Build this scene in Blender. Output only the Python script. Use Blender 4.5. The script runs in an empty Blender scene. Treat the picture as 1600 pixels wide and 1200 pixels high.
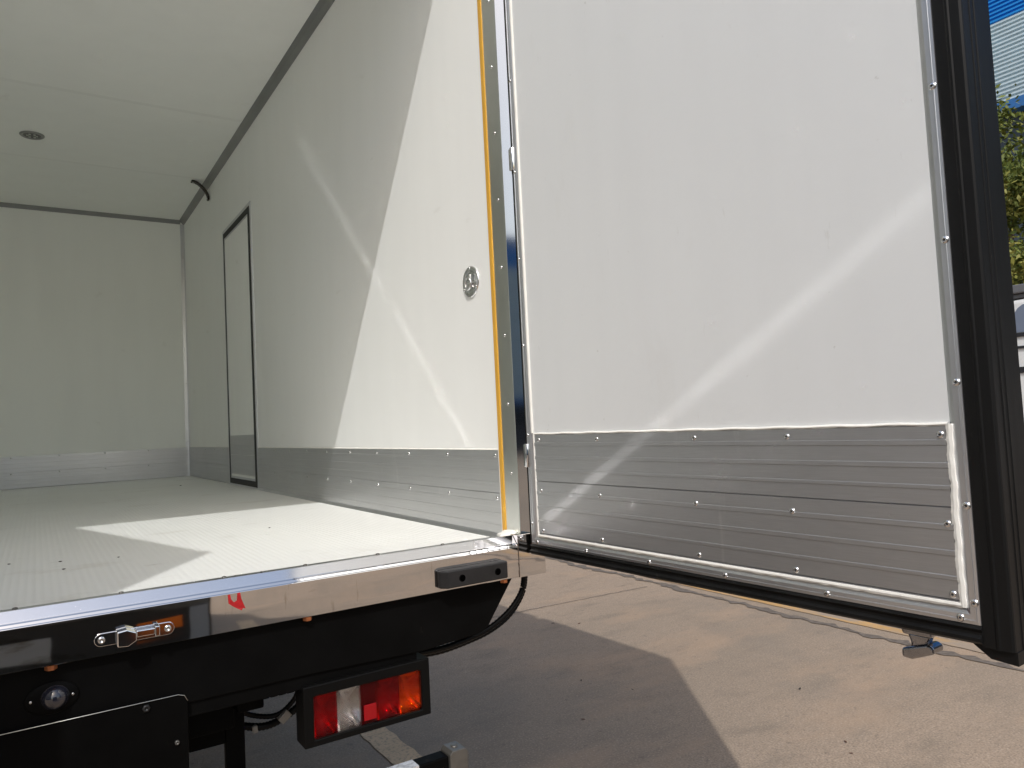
import bpy, bmesh, math, random
from mathutils import Vector, Matrix
random.seed(7)
S = bpy.context.scene
COL = S.collection

# ------------------------------------------------------------------ camera
cam_d = bpy.data.cameras.new("camera")
cam = bpy.data.objects.new("camera", cam_d)
COL.objects.link(cam)
CX = Vector((0.836876, -0.545147, -0.049529))
CF = Vector((0.547236, 0.835372, 0.051839))
CU = Vector((0.013116, -0.070487, 0.997426))
m = Matrix((CX, CU, -CF)).transposed().to_4x4()
m.translation = Vector((-1.112253, -1.796398, 0.327961))
cam.matrix_world = m
cam_d.sensor_width = 36.0
cam_d.sensor_fit = 'HORIZONTAL'
cam_d.lens = 36.0 * 1139.94 / 1600.0
cam_d.clip_start = 0.02
cam_d.clip_end = 1500
S.camera = cam

# ------------------------------------------------------------------ light
SUN_TO = Vector((-0.50, -0.75, 1.0)).normalized()
w = bpy.data.worlds.new("World")
S.world = w
w.use_nodes = True
nt = w.node_tree
nt.nodes.clear()
sky = nt.nodes.new('ShaderNodeTexSky')
sky.sky_type = 'NISHITA'
sky.sun_disc = False
sky.sun_elevation = math.asin(SUN_TO.z)
sky.sun_rotation = math.atan2(SUN_TO.x, SUN_TO.y)
sky.air_density = 1.35
sky.dust_density = 3.2
bg = nt.nodes.new('ShaderNodeBackground')
bg.inputs[1].default_value = 0.15
wo = nt.nodes.new('ShaderNodeOutputWorld')
# hazy air: the blue of the clear-sky model is mixed towards its own grey
hz = nt.nodes.new('ShaderNodeHueSaturation')
hz.inputs['Saturation'].default_value = 0.95
nt.links.new(sky.outputs[0], hz.inputs['Color'])
nt.links.new(hz.outputs[0], bg.inputs[0])
nt.links.new(bg.outputs[0], wo.inputs[0])
sd = bpy.data.lights.new("sun", 'SUN')
sd.energy = 2.0
sd.angle = math.radians(0.5)
sd.color = (1.0, 0.985, 0.975)
so = bpy.data.objects.new("sun", sd)
COL.objects.link(so)
so.rotation_euler = SUN_TO.to_track_quat('Z', 'Y').to_euler()
S.view_settings.view_transform = 'Standard'
S.view_settings.look = 'None'
S.view_settings.gamma = 1
S.view_settings.exposure = 0.10
cy = S.cycles
cy.max_bounces = 20
cy.diffuse_bounces = 18
cy.glossy_bounces = 5
cy.transmission_bounces = 8
cy.caustics_reflective = True
cy.blur_glossy = 0.0
cy.sample_clamp_indirect = 0.0
cy.use_adaptive_sampling = False
cy.use_guiding = True
cy.use_surface_guiding = True
cy.use_denoising = True

# ------------------------------------------------------------------ materials
MATS = {}
def mat(name, col, rough=0.5, metal=0.0, spec=0.5, bump=None, noise=None, coat=0.0, trans=0.0, ior=1.45, extra=None):
    """bump: (scale vec3, strength, distance, detail); noise: (scale vec3, amount, detail) brightness variation"""
    mt = bpy.data.materials.new(name)
    mt.use_nodes = True
    n = mt.node_tree
    b = n.nodes['Principled BSDF']
    b.inputs['Base Color'].default_value = (*col, 1)
    b.inputs['Roughness'].default_value = rough
    b.inputs['Metallic'].default_value = metal
    b.inputs['Specular IOR Level'].default_value = spec
    b.inputs['Coat Weight'].default_value = coat
    b.inputs['Transmission Weight'].default_value = trans
    b.inputs['IOR'].default_value = ior
    tc = n.nodes.new('ShaderNodeTexCoord')
    def nz(scale, detail=4.0, rgh=0.55):
        mp = n.nodes.new('ShaderNodeMapping')
        mp.inputs['Scale'].default_value = scale
        n.links.new(tc.outputs['Object'], mp.inputs[0])
        t = n.nodes.new('ShaderNodeTexNoise')
        t.inputs['Scale'].default_value = 1.0
        t.inputs['Detail'].default_value = detail
        t.inputs['Roughness'].default_value = rgh
        n.links.new(mp.outputs[0], t.inputs[0])
        return t
    if noise:
        cur = None
        for (sc, amt, det) in (noise if isinstance(noise, list) else [noise]):
            t = nz(sc, det)
            r = n.nodes.new('ShaderNodeMapRange')
            r.inputs[1].default_value = 0.3; r.inputs[2].default_value = 0.7
            r.inputs[3].default_value = 1 - amt; r.inputs[4].default_value = 1 + amt
            n.links.new(t.outputs[0], r.inputs[0])
            if cur is None: cur = r.outputs[0]
            else:
                mm = n.nodes.new('ShaderNodeMath'); mm.operation = 'MULTIPLY'
                n.links.new(cur, mm.inputs[0]); n.links.new(r.outputs[0], mm.inputs[1]); cur = mm.outputs[0]
        mx = n.nodes.new('ShaderNodeVectorMath'); mx.operation = 'SCALE'
        mx.inputs[0].default_value = col
        n.links.new(cur, mx.inputs[3])
        n.links.new(mx.outputs[0], b.inputs['Base Color'])
    if bump:
        sc, st, dist, det = bump
        t = nz(sc, det)
        bp = n.nodes.new('ShaderNodeBump')
        bp.inputs['Strength'].default_value = st
        bp.inputs['Distance'].default_value = dist
        n.links.new(t.outputs[0], bp.inputs['Height'])
        n.links.new(bp.outputs[0], b.inputs['Normal'])
    if extra: extra(n, b, tc, nz)
    MATS[name] = mt
    return mt

def add_stains(layers):
    """layers: (scale, lo, hi, colour, amount, detail): noise-masked patches of another colour mixed over the base"""
    def f(n, b, tc, nz):
        src = b.inputs['Base Color'].links[0].from_socket if b.inputs['Base Color'].links else None
        for sc, lo, hi, colr, amt, det in layers:
            t = nz(sc, det, 0.6)
            r = n.nodes.new('ShaderNodeMapRange')
            r.inputs[1].default_value = lo; r.inputs[2].default_value = hi
            r.inputs[3].default_value = 0; r.inputs[4].default_value = amt
            n.links.new(t.outputs[0], r.inputs[0])
            mx = n.nodes.new('ShaderNodeMix'); mx.data_type = 'RGBA'
            n.links.new(r.outputs[0], mx.inputs[0])
            if src: n.links.new(src, mx.inputs[6])
            else: mx.inputs[6].default_value = b.inputs['Base Color'].default_value
            mx.inputs[7].default_value = (*colr, 1)
            src = mx.outputs[2]
        n.links.new(src, b.inputs['Base Color'])
    return f

grp = mat('white_composite_panel', (0.90, 0.908, 0.885), 0.33, spec=0.45, noise=[((0.7, 0.7, 0.7), 0.02, 3), ((9, 9, 1.2), 0.012, 3)],
          bump=((60, 60, 60), 0.10, 0.002, 3),
          extra=add_stains([((3, 3, 9), 0.66, 0.74, (0.55, 0.53, 0.47), 0.25, 6)]))
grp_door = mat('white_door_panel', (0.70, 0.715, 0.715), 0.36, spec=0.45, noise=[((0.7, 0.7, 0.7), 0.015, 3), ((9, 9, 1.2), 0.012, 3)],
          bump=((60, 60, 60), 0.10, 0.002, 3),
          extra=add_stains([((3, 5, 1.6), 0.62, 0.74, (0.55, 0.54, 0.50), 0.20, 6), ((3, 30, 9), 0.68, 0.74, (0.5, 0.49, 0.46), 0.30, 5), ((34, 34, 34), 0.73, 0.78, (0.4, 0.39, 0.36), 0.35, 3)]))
grp_in = mat('cream_composite_panel', (0.94, 0.95, 0.92), 0.4, spec=0.4, noise=[((0.6, 0.6, 0.6), 0.025, 3), ((7, 7, 1.0), 0.015, 3)],
          bump=((60, 60, 60), 0.10, 0.002, 3),
          extra=add_stains([((4, 4, 7), 0.66, 0.76, (0.5, 0.48, 0.42), 0.2, 6)]))
seam_m = mat('panel_seam_tape', (0.90, 0.91, 0.88), 0.45)

def floor_extra(n, b, tc, nz):
    add_stains([((2.2, 3.5, 1), 0.60, 0.72, (0.52, 0.49, 0.42), 0.45, 8),
                ((5, 24, 1), 0.65, 0.73, (0.36, 0.34, 0.30), 0.5, 6),
                ((70, 70, 1), 0.72, 0.78, (0.35, 0.33, 0.29), 0.5, 3)])(n, b, tc, nz)
    sep = n.nodes.new('ShaderNodeSeparateXYZ')
    n.links.new(tc.outputs['Object'], sep.inputs[0])
    outs = []
    for kx, ky in ((1, 1), (1, -1)):
        a = n.nodes.new('ShaderNodeMath'); a.operation = 'MULTIPLY'; a.inputs[1].default_value = 190.0 * kx
        c = n.nodes.new('ShaderNodeMath'); c.operation = 'MULTIPLY'; c.inputs[1].default_value = 330.0 * ky
        n.links.new(sep.outputs[0], a.inputs[0]); n.links.new(sep.outputs[1], c.inputs[0])
        s_ = n.nodes.new('ShaderNodeMath'); s_.operation = 'ADD'
        n.links.new(a.outputs[0], s_.inputs[0]); n.links.new(c.outputs[0], s_.inputs[1])
        si = n.nodes.new('ShaderNodeMath'); si.operation = 'SINE'
        n.links.new(s_.outputs[0], si.inputs[0]); outs.append(si.outputs[0])
    mx = n.nodes.new('ShaderNodeMath'); mx.operation = 'MULTIPLY'
    n.links.new(outs[0], mx.inputs[0]); n.links.new(outs[1], mx.inputs[1])
    bp = n.nodes.new('ShaderNodeBump'); bp.inputs['Strength'].default_value = 0.55; bp.inputs['Distance'].default_value = 0.0016
    n.links.new(mx.outputs[0], bp.inputs['Height']); n.links.new(bp.outputs[0], b.inputs['Normal'])
floor_m = mat('white_embossed_floor', (0.78, 0.79, 0.76), 0.42, spec=0.4, noise=((1.5, 1.5, 1), 0.03, 5), extra=floor_extra)

def brushed(name, col, rough, axis='y', stains=True, smear=((60, 14, 3.5), 0.66, 0.78, (0.75, 0.75, 0.74), 0.35, 6)):
    sc = {'y': (600, 3, 600), 'x': (3, 600, 600), 'z': (600, 600, 3)}[axis]
    ss = {'y': (2, 2.5, 30), 'x': (9, 3, 3), 'z': (3, 3, 3)}[axis]
    return mat(name, col, rough, metal=0.9, noise=[(sc, 0.05, 2), ((1.3, 1.3, 1.3), 0.06, 3)], bump=(sc, 0.10, 0.0006, 2),
               extra=add_stains([smear]) if stains else None)
alu = brushed('ribbed_aluminium', (0.60, 0.605, 0.61), 0.42, 'y')
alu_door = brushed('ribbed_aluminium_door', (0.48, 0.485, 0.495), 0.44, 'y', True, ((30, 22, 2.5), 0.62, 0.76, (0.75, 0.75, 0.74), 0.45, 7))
alu_x = brushed('ribbed_aluminium_front', (0.60, 0.60, 0.61), 0.30, 'x', False)
alu_trim = mat('aluminium_trim', (0.62, 0.63, 0.65), 0.32, metal=0.9, noise=((4, 4, 4), 0.04, 4), bump=((400, 400, 3), 0.06, 0.0005, 2))
alu_dark = mat('grey_cove_trim', (0.33, 0.33, 0.33), 0.4, metal=0.85, noise=((3, 3, 3), 0.08, 3))
chrome = mat('polished_stainless', (0.70, 0.70, 0.70), 0.035, metal=1.0)
chrome_top = mat('polished_threshold_top', (0.84, 0.84, 0.84), 0.085, metal=1.0)
chrome_post = mat('tinted_polished_post', (0.50, 0.51, 0.52), 0.06, metal=1.0, bump=((3, 3, 1.2), 0.05, 0.01, 2))
chrome_face = mat('polished_stainless_face', (0.76, 0.74, 0.72), 0.03, metal=1.0, bump=((1.3, 4, 9), 0.10, 0.010, 2),
             extra=add_stains([((8, 3, 22), 0.60, 0.72, (0.34, 0.27, 0.20), 0.7, 8), ((60, 3, 9), 0.66, 0.74, (0.40, 0.34, 0.28), 0.5, 6)]))
chrome_small = mat('chrome_hardware', (0.82, 0.82, 0.83), 0.08, metal=1.0, noise=((30, 30, 30), 0.08, 4))
satin = mat('satin_stainless', (0.70, 0.71, 0.68), 0.30, metal=1.0, noise=((6, 6, 1.5), 0.05, 4), bump=((300, 300, 4), 0.05, 0.0004, 2))
rivet_m = mat('rivet_metal', (0.78, 0.78, 0.78), 0.18, metal=1.0)
rivet_hole = mat('rivet_hole_dark', (0.03, 0.03, 0.03), 0.5)
rubber = mat('black_rubber', (0.007, 0.007, 0.007), 0.45, spec=0.22, noise=((14, 14, 3), 0.35, 5), bump=((30, 30, 4), 0.25, 0.002, 4),
             extra=add_stains([((22, 22, 7), 0.70, 0.80, (0.09, 0.085, 0.08), 0.6, 6)]))
plastic_blk = mat('black_plastic', (0.016, 0.016, 0.017), 0.38, spec=0.45, noise=((40, 40, 40), 0.2, 4), bump=((200, 200, 200), 0.15, 0.0006, 2))
black_paint = mat('black_chassis_paint', (0.0025, 0.0025, 0.0025), 0.55, spec=0.08, noise=((9, 9, 9), 0.3, 5), bump=((25, 25, 25), 0.12, 0.001, 4),
             extra=add_stains([((12, 12, 6), 0.68, 0.8, (0.05, 0.043, 0.036), 0.6, 6)]))
caulk = mat('white_sealant', (0.80, 0.79, 0.74), 0.45, noise=((25, 25, 25), 0.05, 5), bump=((90, 90, 40), 0.5, 0.002, 4))
yellow = mat('amber_edge_tape', (0.66, 0.36, 0.045), 0.5, noise=((10, 10, 6), 0.08, 4))
orange = mat('copper_bolt', (0.62, 0.23, 0.10), 0.35, metal=0.8, noise=((90, 90, 90), 0.25, 3))
red_reflection = mat('red_reflection_colour', (0.42, 0.012, 0.015), 0.5, noise=((60, 60, 60), 0.2, 3))
white_out = mat('white_outer_skin', (0.78, 0.78, 0.77), 0.25, coat=0.5)
steel_dk = mat('galvanised_steel', (0.13, 0.125, 0.115), 0.4, metal=0.6, noise=((20, 20, 20), 0.2, 5))
tape_m = mat('silver_reflective_tape', (0.62, 0.63, 0.65), 0.3, metal=0.4, noise=((90, 90, 90), 0.3, 2))
tyre_m = mat('tyre_rubber', (0.02, 0.02, 0.02), 0.7, noise=((8, 8, 8), 0.3, 5))

def lens_mat(name, col):
    def ex(n, b, tc, nz):
        sep = n.nodes.new('ShaderNodeSeparateXYZ')
        n.links.new(tc.outputs['Object'], sep.inputs[0])
        o = []
        for i, k in ((0, 1500.0), (2, 1500.0)):
            a = n.nodes.new('ShaderNodeMath'); a.operation = 'MULTIPLY'; a.inputs[1].default_value = k
            n.links.new(sep.outputs[i], a.inputs[0])
            s_ = n.nodes.new('ShaderNodeMath'); s_.operation = 'SINE'; n.links.new(a.outputs[0], s_.inputs[0]); o.append(s_.outputs[0])
        mm = n.nodes.new('ShaderNodeMath'); mm.operation = 'MULTIPLY'
        n.links.new(o[0], mm.inputs[0]); n.links.new(o[1], mm.inputs[1])
        bp = n.nodes.new('ShaderNodeBump'); bp.inputs['Strength'].default_value = 0.8; bp.inputs['Distance'].default_value = 0.0008
        n.links.new(mm.outputs[0], bp.inputs['Height']); n.links.new(bp.outputs[0], b.inputs['Normal'])
    return mat(name, col, 0.05, trans=1.0, ior=1.2, spec=0.5, extra=ex)
lens_red = lens_mat('red_lens', (0.62, 0.004, 0.012))
lens_amber = lens_mat('amber_lens', (0.95, 0.22, 0.01))
lens_clear = lens_mat('clear_lens', (0.80, 0.78, 0.77))
refl_red = mat('red_reflector', (0.27, 0.002, 0.005), 0.25, bump=((900, 900, 900), 0.4, 0.0006, 1))
bowl_m = mat('lamp_reflector_bowl', (0.88, 0.88, 0.88), 0.12, metal=1.0)
bulb_m = mat('bulb_glass', (0.95, 0.9, 0.8), 0.05, trans=0.6)
dome_m = mat('smoked_dome_glass', (0.015, 0.016, 0.025), 0.06, spec=0.7, coat=1.0)

def conc_extra(n, b, tc, nz):
    add_stains([((0.25, 0.6, 1), 0.42, 0.66, (0.255, 0.203, 0.150), 0.75, 6),
                ((1.0, 2.0, 1), 0.50, 0.70, (0.44, 0.30, 0.195), 0.6, 7),
                ((2.6, 6, 1), 0.52, 0.68, (0.225, 0.180, 0.135), 0.6, 9),
                ((28, 28, 1), 0.60, 0.74, (0.14, 0.115, 0.09), 0.6, 5),
                ((110, 110, 1), 0.56, 0.68, (0.52, 0.42, 0.32), 0.5, 2),
                ((5, 9, 1), 0.66, 0.76, (0.11, 0.088, 0.066), 0.6, 9),
                ((14, 50, 1), 0.66, 0.74, (0.16, 0.13, 0.10), 0.5, 6),
                ((0.9, 0.5, 1), 0.56, 0.70, (0.20, 0.175, 0.145), 0.45, 8)])(n, b, tc, nz)
concrete = mat('tan_concrete', (0.335, 0.255, 0.185), 0.85, spec=0.25, noise=[((0.4, 0.4, 1), 0.05, 5), ((120, 120, 1), 0.28, 2), ((24, 24, 1), 0.08, 4)],
               bump=((140, 140, 60), 0.4, 0.004, 4), extra=conc_extra)
joint_m = mat('dark_joint', (0.15, 0.122, 0.097), 0.9, noise=((30, 30, 30), 0.3, 6), bump=((60, 60, 60), 0.5, 0.006, 4))

def worn_paint(name, col, under, lo, hi):
    return mat(name, col, 0.8, spec=0.25, noise=((6, 6, 6), 0.10, 5), bump=((130, 130, 60), 0.3, 0.004, 5),
               extra=add_stains([((7, 2.0, 1), lo, hi, under, 1.0, 9), ((60, 60, 1), 0.5, 0.62, under, 0.6, 4)]))
yellow_paint = worn_paint('worn_yellow_line', (0.52, 0.31, 0.12), (0.34, 0.265, 0.195), 0.44, 0.56)
tan_paint = worn_paint('faded_tan_line', (0.62, 0.44, 0.27), (0.30, 0.235, 0.175), 0.56, 0.70)

# ------------------------------------------------------------------ mesh helpers
def link_mesh(name, bm, mats, parent=None, smooth=False, bevel=0.0, bseg=2, loc=None):
    bmesh.ops.recalc_face_normals(bm, faces=bm.faces)
    me = bpy.data.meshes.new(name)
    bm.to_mesh(me); bm.free()
    for mm in (mats if isinstance(mats, (list, tuple)) else [mats]): me.materials.append(mm)
    if smooth:
        for p in me.polygons: p.use_smooth = True
    o = bpy.data.objects.new(name, me)
    COL.objects.link(o)
    if parent is not None: o.parent = parent
    if loc is not None: o.location = loc
    if bevel > 0:
        md = o.modifiers.new('bevel', 'BEVEL'); md.width = bevel; md.segments = bseg
        md.limit_method = 'ANGLE'; md.angle_limit = math.radians(35)
        md.harden_normals = False
    return o

def bx(bm, x0, x1, y0, y1, z0, z1, mi=0):
    vs = [bm.verts.new(p) for p in ((x0, y0, z0), (x1, y0, z0), (x1, y1, z0), (x0, y1, z0), (x0, y0, z1), (x1, y0, z1), (x1, y1, z1), (x0, y1, z1))]
    for f in ((0, 3, 2, 1), (4, 5, 6, 7), (0, 1, 5, 4), (1, 2, 6, 5), (2, 3, 7, 6), (3, 0, 4, 7)):
        bm.faces.new([vs[i] for i in f]).material_index = mi
def prism(bm, pts, fn, a, b, mi=0):
    """extrude closed 2-D polygon pts between a and b; fn(u, v, s) -> 3-D point"""
    A = [bm.verts.new(fn(u, v, a)) for u, v in pts]
    B = [bm.verts.new(fn(u, v, b)) for u, v in pts]
    n = len(pts)
    for i in range(n):
        bm.faces.new((A[i], A[(i + 1) % n], B[(i + 1) % n], B[i])).material_index = mi
    bm.faces.new(A[::-1]).material_index = mi
    bm.faces.new(B).material_index = mi
def lathe(bm, prof, M, seg=20, mi=0):
    """prof: (r, h) list around local z, M: 4x4 matrix"""
    rings = []
    for r, h in prof:
        if r < 1e-6: rings.append([bm.verts.new(M @ Vector((0, 0, h)))])
        else: rings.append([bm.verts.new(M @ Vector((r * math.cos(2 * math.pi * k / seg), r * math.sin(2 * math.pi * k / seg), h))) for k in range(seg)])
    for a, b in zip(rings, rings[1:]):
        for k in range(seg):
            k2 = (k + 1) % seg
            if len(a) == 1 and len(b) == 1: continue
            if len(a) == 1: f = bm.faces.new((a[0], b[k], b[k2]))
            elif len(b) == 1: f = bm.faces.new((a[k], a[k2], b[0]))
            else: f = bm.faces.new((a[k], a[k2], b[k2], b[k]))
            f.material_index = mi; f.smooth = True
def tube(bm, pts, r, seg=10, mi=0, ridged=0):
    pts = [Vector(p) for p in pts]
    rings = []
    up = Vector((0, 0, 1))
    for i, p in enumerate(pts):
        d = (pts[min(i + 1, len(pts) - 1)] - pts[max(i - 1, 0)]).normalized()
        a = d.cross(up if abs(d.z) < 0.95 else Vector((1, 0, 0))).normalized(); b = d.cross(a)
        rr = r if not isinstance(r, (list, tuple)) else r[i]
        if ridged: rr = rr * (1.0 + (0.12 if i % 2 else -0.05))
        rings.append([bm.verts.new(p + rr * (a * math.cos(2 * math.pi * k / seg) + b * math.sin(2 * math.pi * k / seg))) for k in range(seg)])
    for A, B in zip(rings, rings[1:]):
        for k in range(seg):
            f = bm.faces.new((A[k], A[(k + 1) % seg], B[(k + 1) % seg], B[k])); f.material_index = mi; f.smooth = True
    bm.faces.new(rings[0][::-1]); bm.faces.new(rings[-1])
def spline(ctrl, n=10):
    P = [Vector(c) for c in ctrl]; P = [2 * P[0] - P[1]] + P + [2 * P[-1] - P[-2]]
    out = []
    for i in range(1, len(P) - 2):
        for k in range(n):
            t = k / n
            out.append(0.5 * ((2 * P[i]) + (P[i + 1] - P[i - 1]) * t + (2 * P[i - 1] - 5 * P[i] + 4 * P[i + 1] - P[i + 2]) * t * t + (3 * P[i] - P[i - 1] - 3 * P[i + 1] + P[i + 2]) * t ** 3))
    out.append(P[-2]); return out
def axis_M(loc, direction):
    M = Vector(direction).normalized().to_track_quat('Z', 'Y').to_matrix().to_4x4()
    M.translation = Vector(loc); return M
def thing(name, label, cat, loc=(0, 0, 0), rz=0, group=None):
    o = bpy.data.objects.new(name, None); COL.objects.link(o)
    o.location = loc; o.rotation_euler = (0, 0, rz); o['label'] = label; o['category'] = cat
    if group: o['group'] = group
    return o
def tag(o, label, cat, group=None):
    o['label'] = label; o['category'] = cat
    if group: o['group'] = group
    return o
def struct(o): o['kind'] = 'structure'; return o

# rivet: domed blind rivet with a dark mandrel hole, shared by all rivets
def rivet_mesh(r=0.0048):
    bm = bmesh.new()
    lathe(bm, [(r * 1.05, -0.0004), (r * 1.0, 0.0006), (r * 0.78, 0.0020), (r * 0.42, 0.0026), (r * 0.34, 0.0024)], Matrix.Identity(4), 16, 0)
    lathe(bm, [(r * 0.34, 0.0024), (r * 0.30, 0.0012), (0, 0.0012)], Matrix.Identity(4), 16, 1)
    me = bpy.data.meshes.new('rivet'); bm.to_mesh(me); bm.free()
    me.materials.append(rivet_m); me.materials.append(rivet_hole)
    return me
RV = rivet_mesh(0.0058)
RVS = rivet_mesh(0.0044)
RVD = rivet_mesh(0.0052); RVD.materials[0] = steel_dk
def rivet(parent, loc, d, me=None):
    o = bpy.data.objects.new('rivet', me or RV); COL.objects.link(o); o.parent = parent
    M = axis_M(loc, d) @ Matrix.Rotation(random.uniform(0, 6.28), 4, 'Z')
    o.matrix_local = M
    return o

# ------------------------------------------------------------------ ground and road
G = -1.0
bm = bmesh.new()
v = [bm.verts.new(p) for p in ((-300, -300, G), (300, -300, G), (300, 300, G), (-300, 300, G))]; bm.faces.new(v)
struct(link_mesh('ground', bm, concrete))
def ragged_strip(name, xs, ys, hw, z, mt, jag, seed):
    rnd = random.Random(seed)
    bm = bmesh.new(); prev = None
    n = len(ys)
    for i, y in enumerate(ys):
        x = xs(y)
        a = bm.verts.new((x - hw - rnd.uniform(-jag, jag), y, z)); b = bm.verts.new((x + hw + rnd.uniform(-jag, jag), y, z))
        if prev: bm.faces.new((prev[0], prev[1], b, a))
        prev = (a, b)
    return struct(link_mesh(name, bm, mt))
ys = [-12 + 0.05 * i for i in range(700)]
rj = random.Random(3)
wob = [0.0]
for i in range(700): wob.append(wob[-1] * 0.85 + rj.uniform(-0.013, 0.013))
ragged_strip('pavement_joint', lambda y: 2.885 + 0.03 * (y + 0.1) + wob[int((y + 12) / 0.05)], ys, 0.030, G + 0.004, joint_m, 0.026, 5)
ragged_strip('yellow_road_line', lambda y: 3.055 + 0.022 * y, ys, 0.045, G + 0.004, yellow_paint, 0.005, 6)
ragged_strip('faded_road_line', lambda y: 0.112, [-4 + 0.06 * i for i in range(90)], 0.058, G + 0.004, tan_paint, 0.006, 8)
bm = bmesh.new(); prev = None; rnd = random.Random(9)
for i in range(120):
    x = -1 + i * 0.04; y = 2.50 + 0.05 * math.sin(x * 1.3) + rnd.uniform(-0.006, 0.006)
    if x > 2.86: break
    a = bm.verts.new((x, y - 0.0035, G + 0.004)); b = bm.verts.new((x, y + 0.0035, G + 0.004))
    if prev: bm.faces.new((prev[0], prev[1], b, a))
    prev = (a, b)
struct(link_mesh('pavement_crack', bm, joint_m))

# ================================================================== BOX TRUCK
L, H, W = 5.038, 2.23, 2.10
T = 0.055
YB = -0.135          # rear plane of the stainless frame
truck = thing('box_truck', 'white refrigerated box truck with open rear doors and empty interior', 'truck', (0, 0, 0))

def kick_profile(z0, z1, planks, d=0.0013, seed=1):
    """depth profile (z, depth) of stacked ribbed planks; depth measured towards the viewer"""
    pts = [(z1, 0.0)]
    for (pt, pb) in planks:                       # top, bottom of one plank
        h = pt - pb
        base = 0.004
        pts += [(pt, base)]
        for f, wd in ((0.20, 0.0038), (0.48, 0.0036), (0.75, 0.0026)):
            zc = pt - h * f
            pts += [(zc + wd + 0.0009, base), (zc + wd, base + d), (zc - wd, base + d), (zc - wd - 0.0007, base)]
        pts += [(pb + 0.003, base), (pb + 0.0015, base - 0.003), (pb, base)]
    pts += [(z0, base), (z0, 0.0)]
    return pts
def kick(name, parent, fn, a, b, z0, z1, planks, mt):
    bm = bmesh.new(); prism(bm, [(z, dd) for z, dd in kick_profile(z0, z1, planks)], fn, a, b)
    return link_mesh(name, bm, mt, parent)

# ---- right side wall with a side door opening (frame and leaf lie against a true opening)
DY0, DY1, DZ = 2.697, 3.475, 1.747
def side_wall(name, x0, x1, door):
    bm = bmesh.new()
    if door:
        bx(bm, x0, x1, -0.11, DY0, -0.02, H + 0.03); bx(bm, x0, x1, DY1, L + 0.05, -0.02, H + 0.03)
        bx(bm, x0, x1, DY0, DY1, DZ, H + 0.03); 
    else: bx(bm, x0, x1, -0.11, L + 0.05, -0.02, H + 0.03)
    return link_mesh(name, bm, grp, truck)
rw = side_wall('side_wall', 0.0, T, True)
lw = side_wall('side_wall', -W - T, -W, False)
PL = [(0.249, 0.1245), (0.1235, 0.002)]
fr = lambda z, d, s: (-d, s, z)
fl = lambda z, d, s: (-W + d, s, z)
kick('kick_plate', rw, fr, -0.02, DY0 - 0.005, 0.002, 0.25, PL, alu)
kick('kick_plate', rw, fr, DY1 + 0.005, L - 0.012, 0.002, 0.25, PL, alu)
kick('kick_plate', lw, fl, -0.02, L - 0.012, 0.002, 0.25, PL, alu)
y = 0.004
for i in range(9):
    rivet(rw, (-0.004, y, 0.234), (-1, 0, 0)); rivet(rw, (-0.004, y, 0.111), (-1, 0, 0)); y += 0.2915
for yy in (3.65, 3.95, 4.3, 4.7):
    rivet(rw, (-0.004, yy, 0.234), (-1, 0, 0), RVS)
# sealant along the top edge of the kick plate and the floor joint
bm = bmesh.new(); prism(bm, [(0.2495, 0), (0.2495, 0.0045), (0.2515, 0.004), (0.2535, 0.0)], fr, -0.02, DY0 - 0.005)
prism(bm, [(0.2495, 0), (0.2495, 0.0045), (0.2515, 0.004), (0.2535, 0.0)], fr, DY1 + 0.005, L - 0.012)
link_mesh('sealant_bead', bm, caulk, rw)
bm = bmesh.new(); prism(bm, [(0.0005, 0.004), (0.012, 0.004), (0.0105, 0.009), (0.003, 0.016), (0.0005, 0.017)], fr, -0.09, DY0 - 0.005)
link_mesh('floor_edge_trim', bm, alu_trim, rw)

# side door
sdoor_bm = bmesh.new()
bx(sdoor_bm, -0.003, 0.035, DY0 + 0.078, DY1 - 0.052, 0.052, DZ - 0.072)
sdoor = link_mesh('side_door', sdoor_bm, grp_in, truck)
bm = bmesh.new()   # aluminium frame round the opening
for (a, b, c, d) in ((DY0, DY0 + 0.022, 0.0, DZ), (DY1 - 0.018, DY1, 0.0, DZ), (DY0 + 0.022, DY1 - 0.018, DZ - 0.022, DZ), (DY0 + 0.022, DY1 - 0.018, 0.0, 0.010)):
    bx(bm, -0.006, T, a, b, c, d)
link_mesh('door_frame', bm, alu_trim, sdoor)
bm = bmesh.new()
for (a, b, c, d) in ((DY0 + 0.022, DY0 + 0.068, 0.010, DZ - 0.022), (DY1 - 0.045, DY1 - 0.018, 0.010, DZ - 0.022), (DY0 + 0.068, DY1 - 0.045, DZ - 0.060, DZ - 0.022), (DY0 + 0.068, DY1 - 0.045, 0.010, 0.046)):
    bx(bm, -0.0065, 0.03, a, b, c, d)
link_mesh('door_gasket', bm, rubber, sdoor)
bm = bmesh.new()
for (a, b, c, d) in ((DY0 + 0.068, DY0 + 0.078, 0.046, DZ - 0.060), (DY1 - 0.052, DY1 - 0.045, 0.046, DZ - 0.060), (DY0 + 0.078, DY1 - 0.052, DZ - 0.072, DZ - 0.060), (DY0 + 0.078, DY1 - 0.052, 0.046, 0.060)):
    bx(bm, -0.005, 0.03, a, b, c, d)
link_mesh('leaf_edge_trim', bm, alu_trim, sdoor)
kick('kick_plate', sdoor, lambda z, d, s: (-0.001 - d, s, z), DY0 + 0.08, DY1 - 0.055, 0.075, 0.33, [(0.329, 0.2), (0.199, 0.077)], alu)
bm = bmesh.new(); bx(bm, 0.035, T, DY0 + 0.018, DY1 - 0.018, 0.005, DZ - 0.018)
link_mesh('outer_skin', bm, white_out, sdoor)

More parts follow.
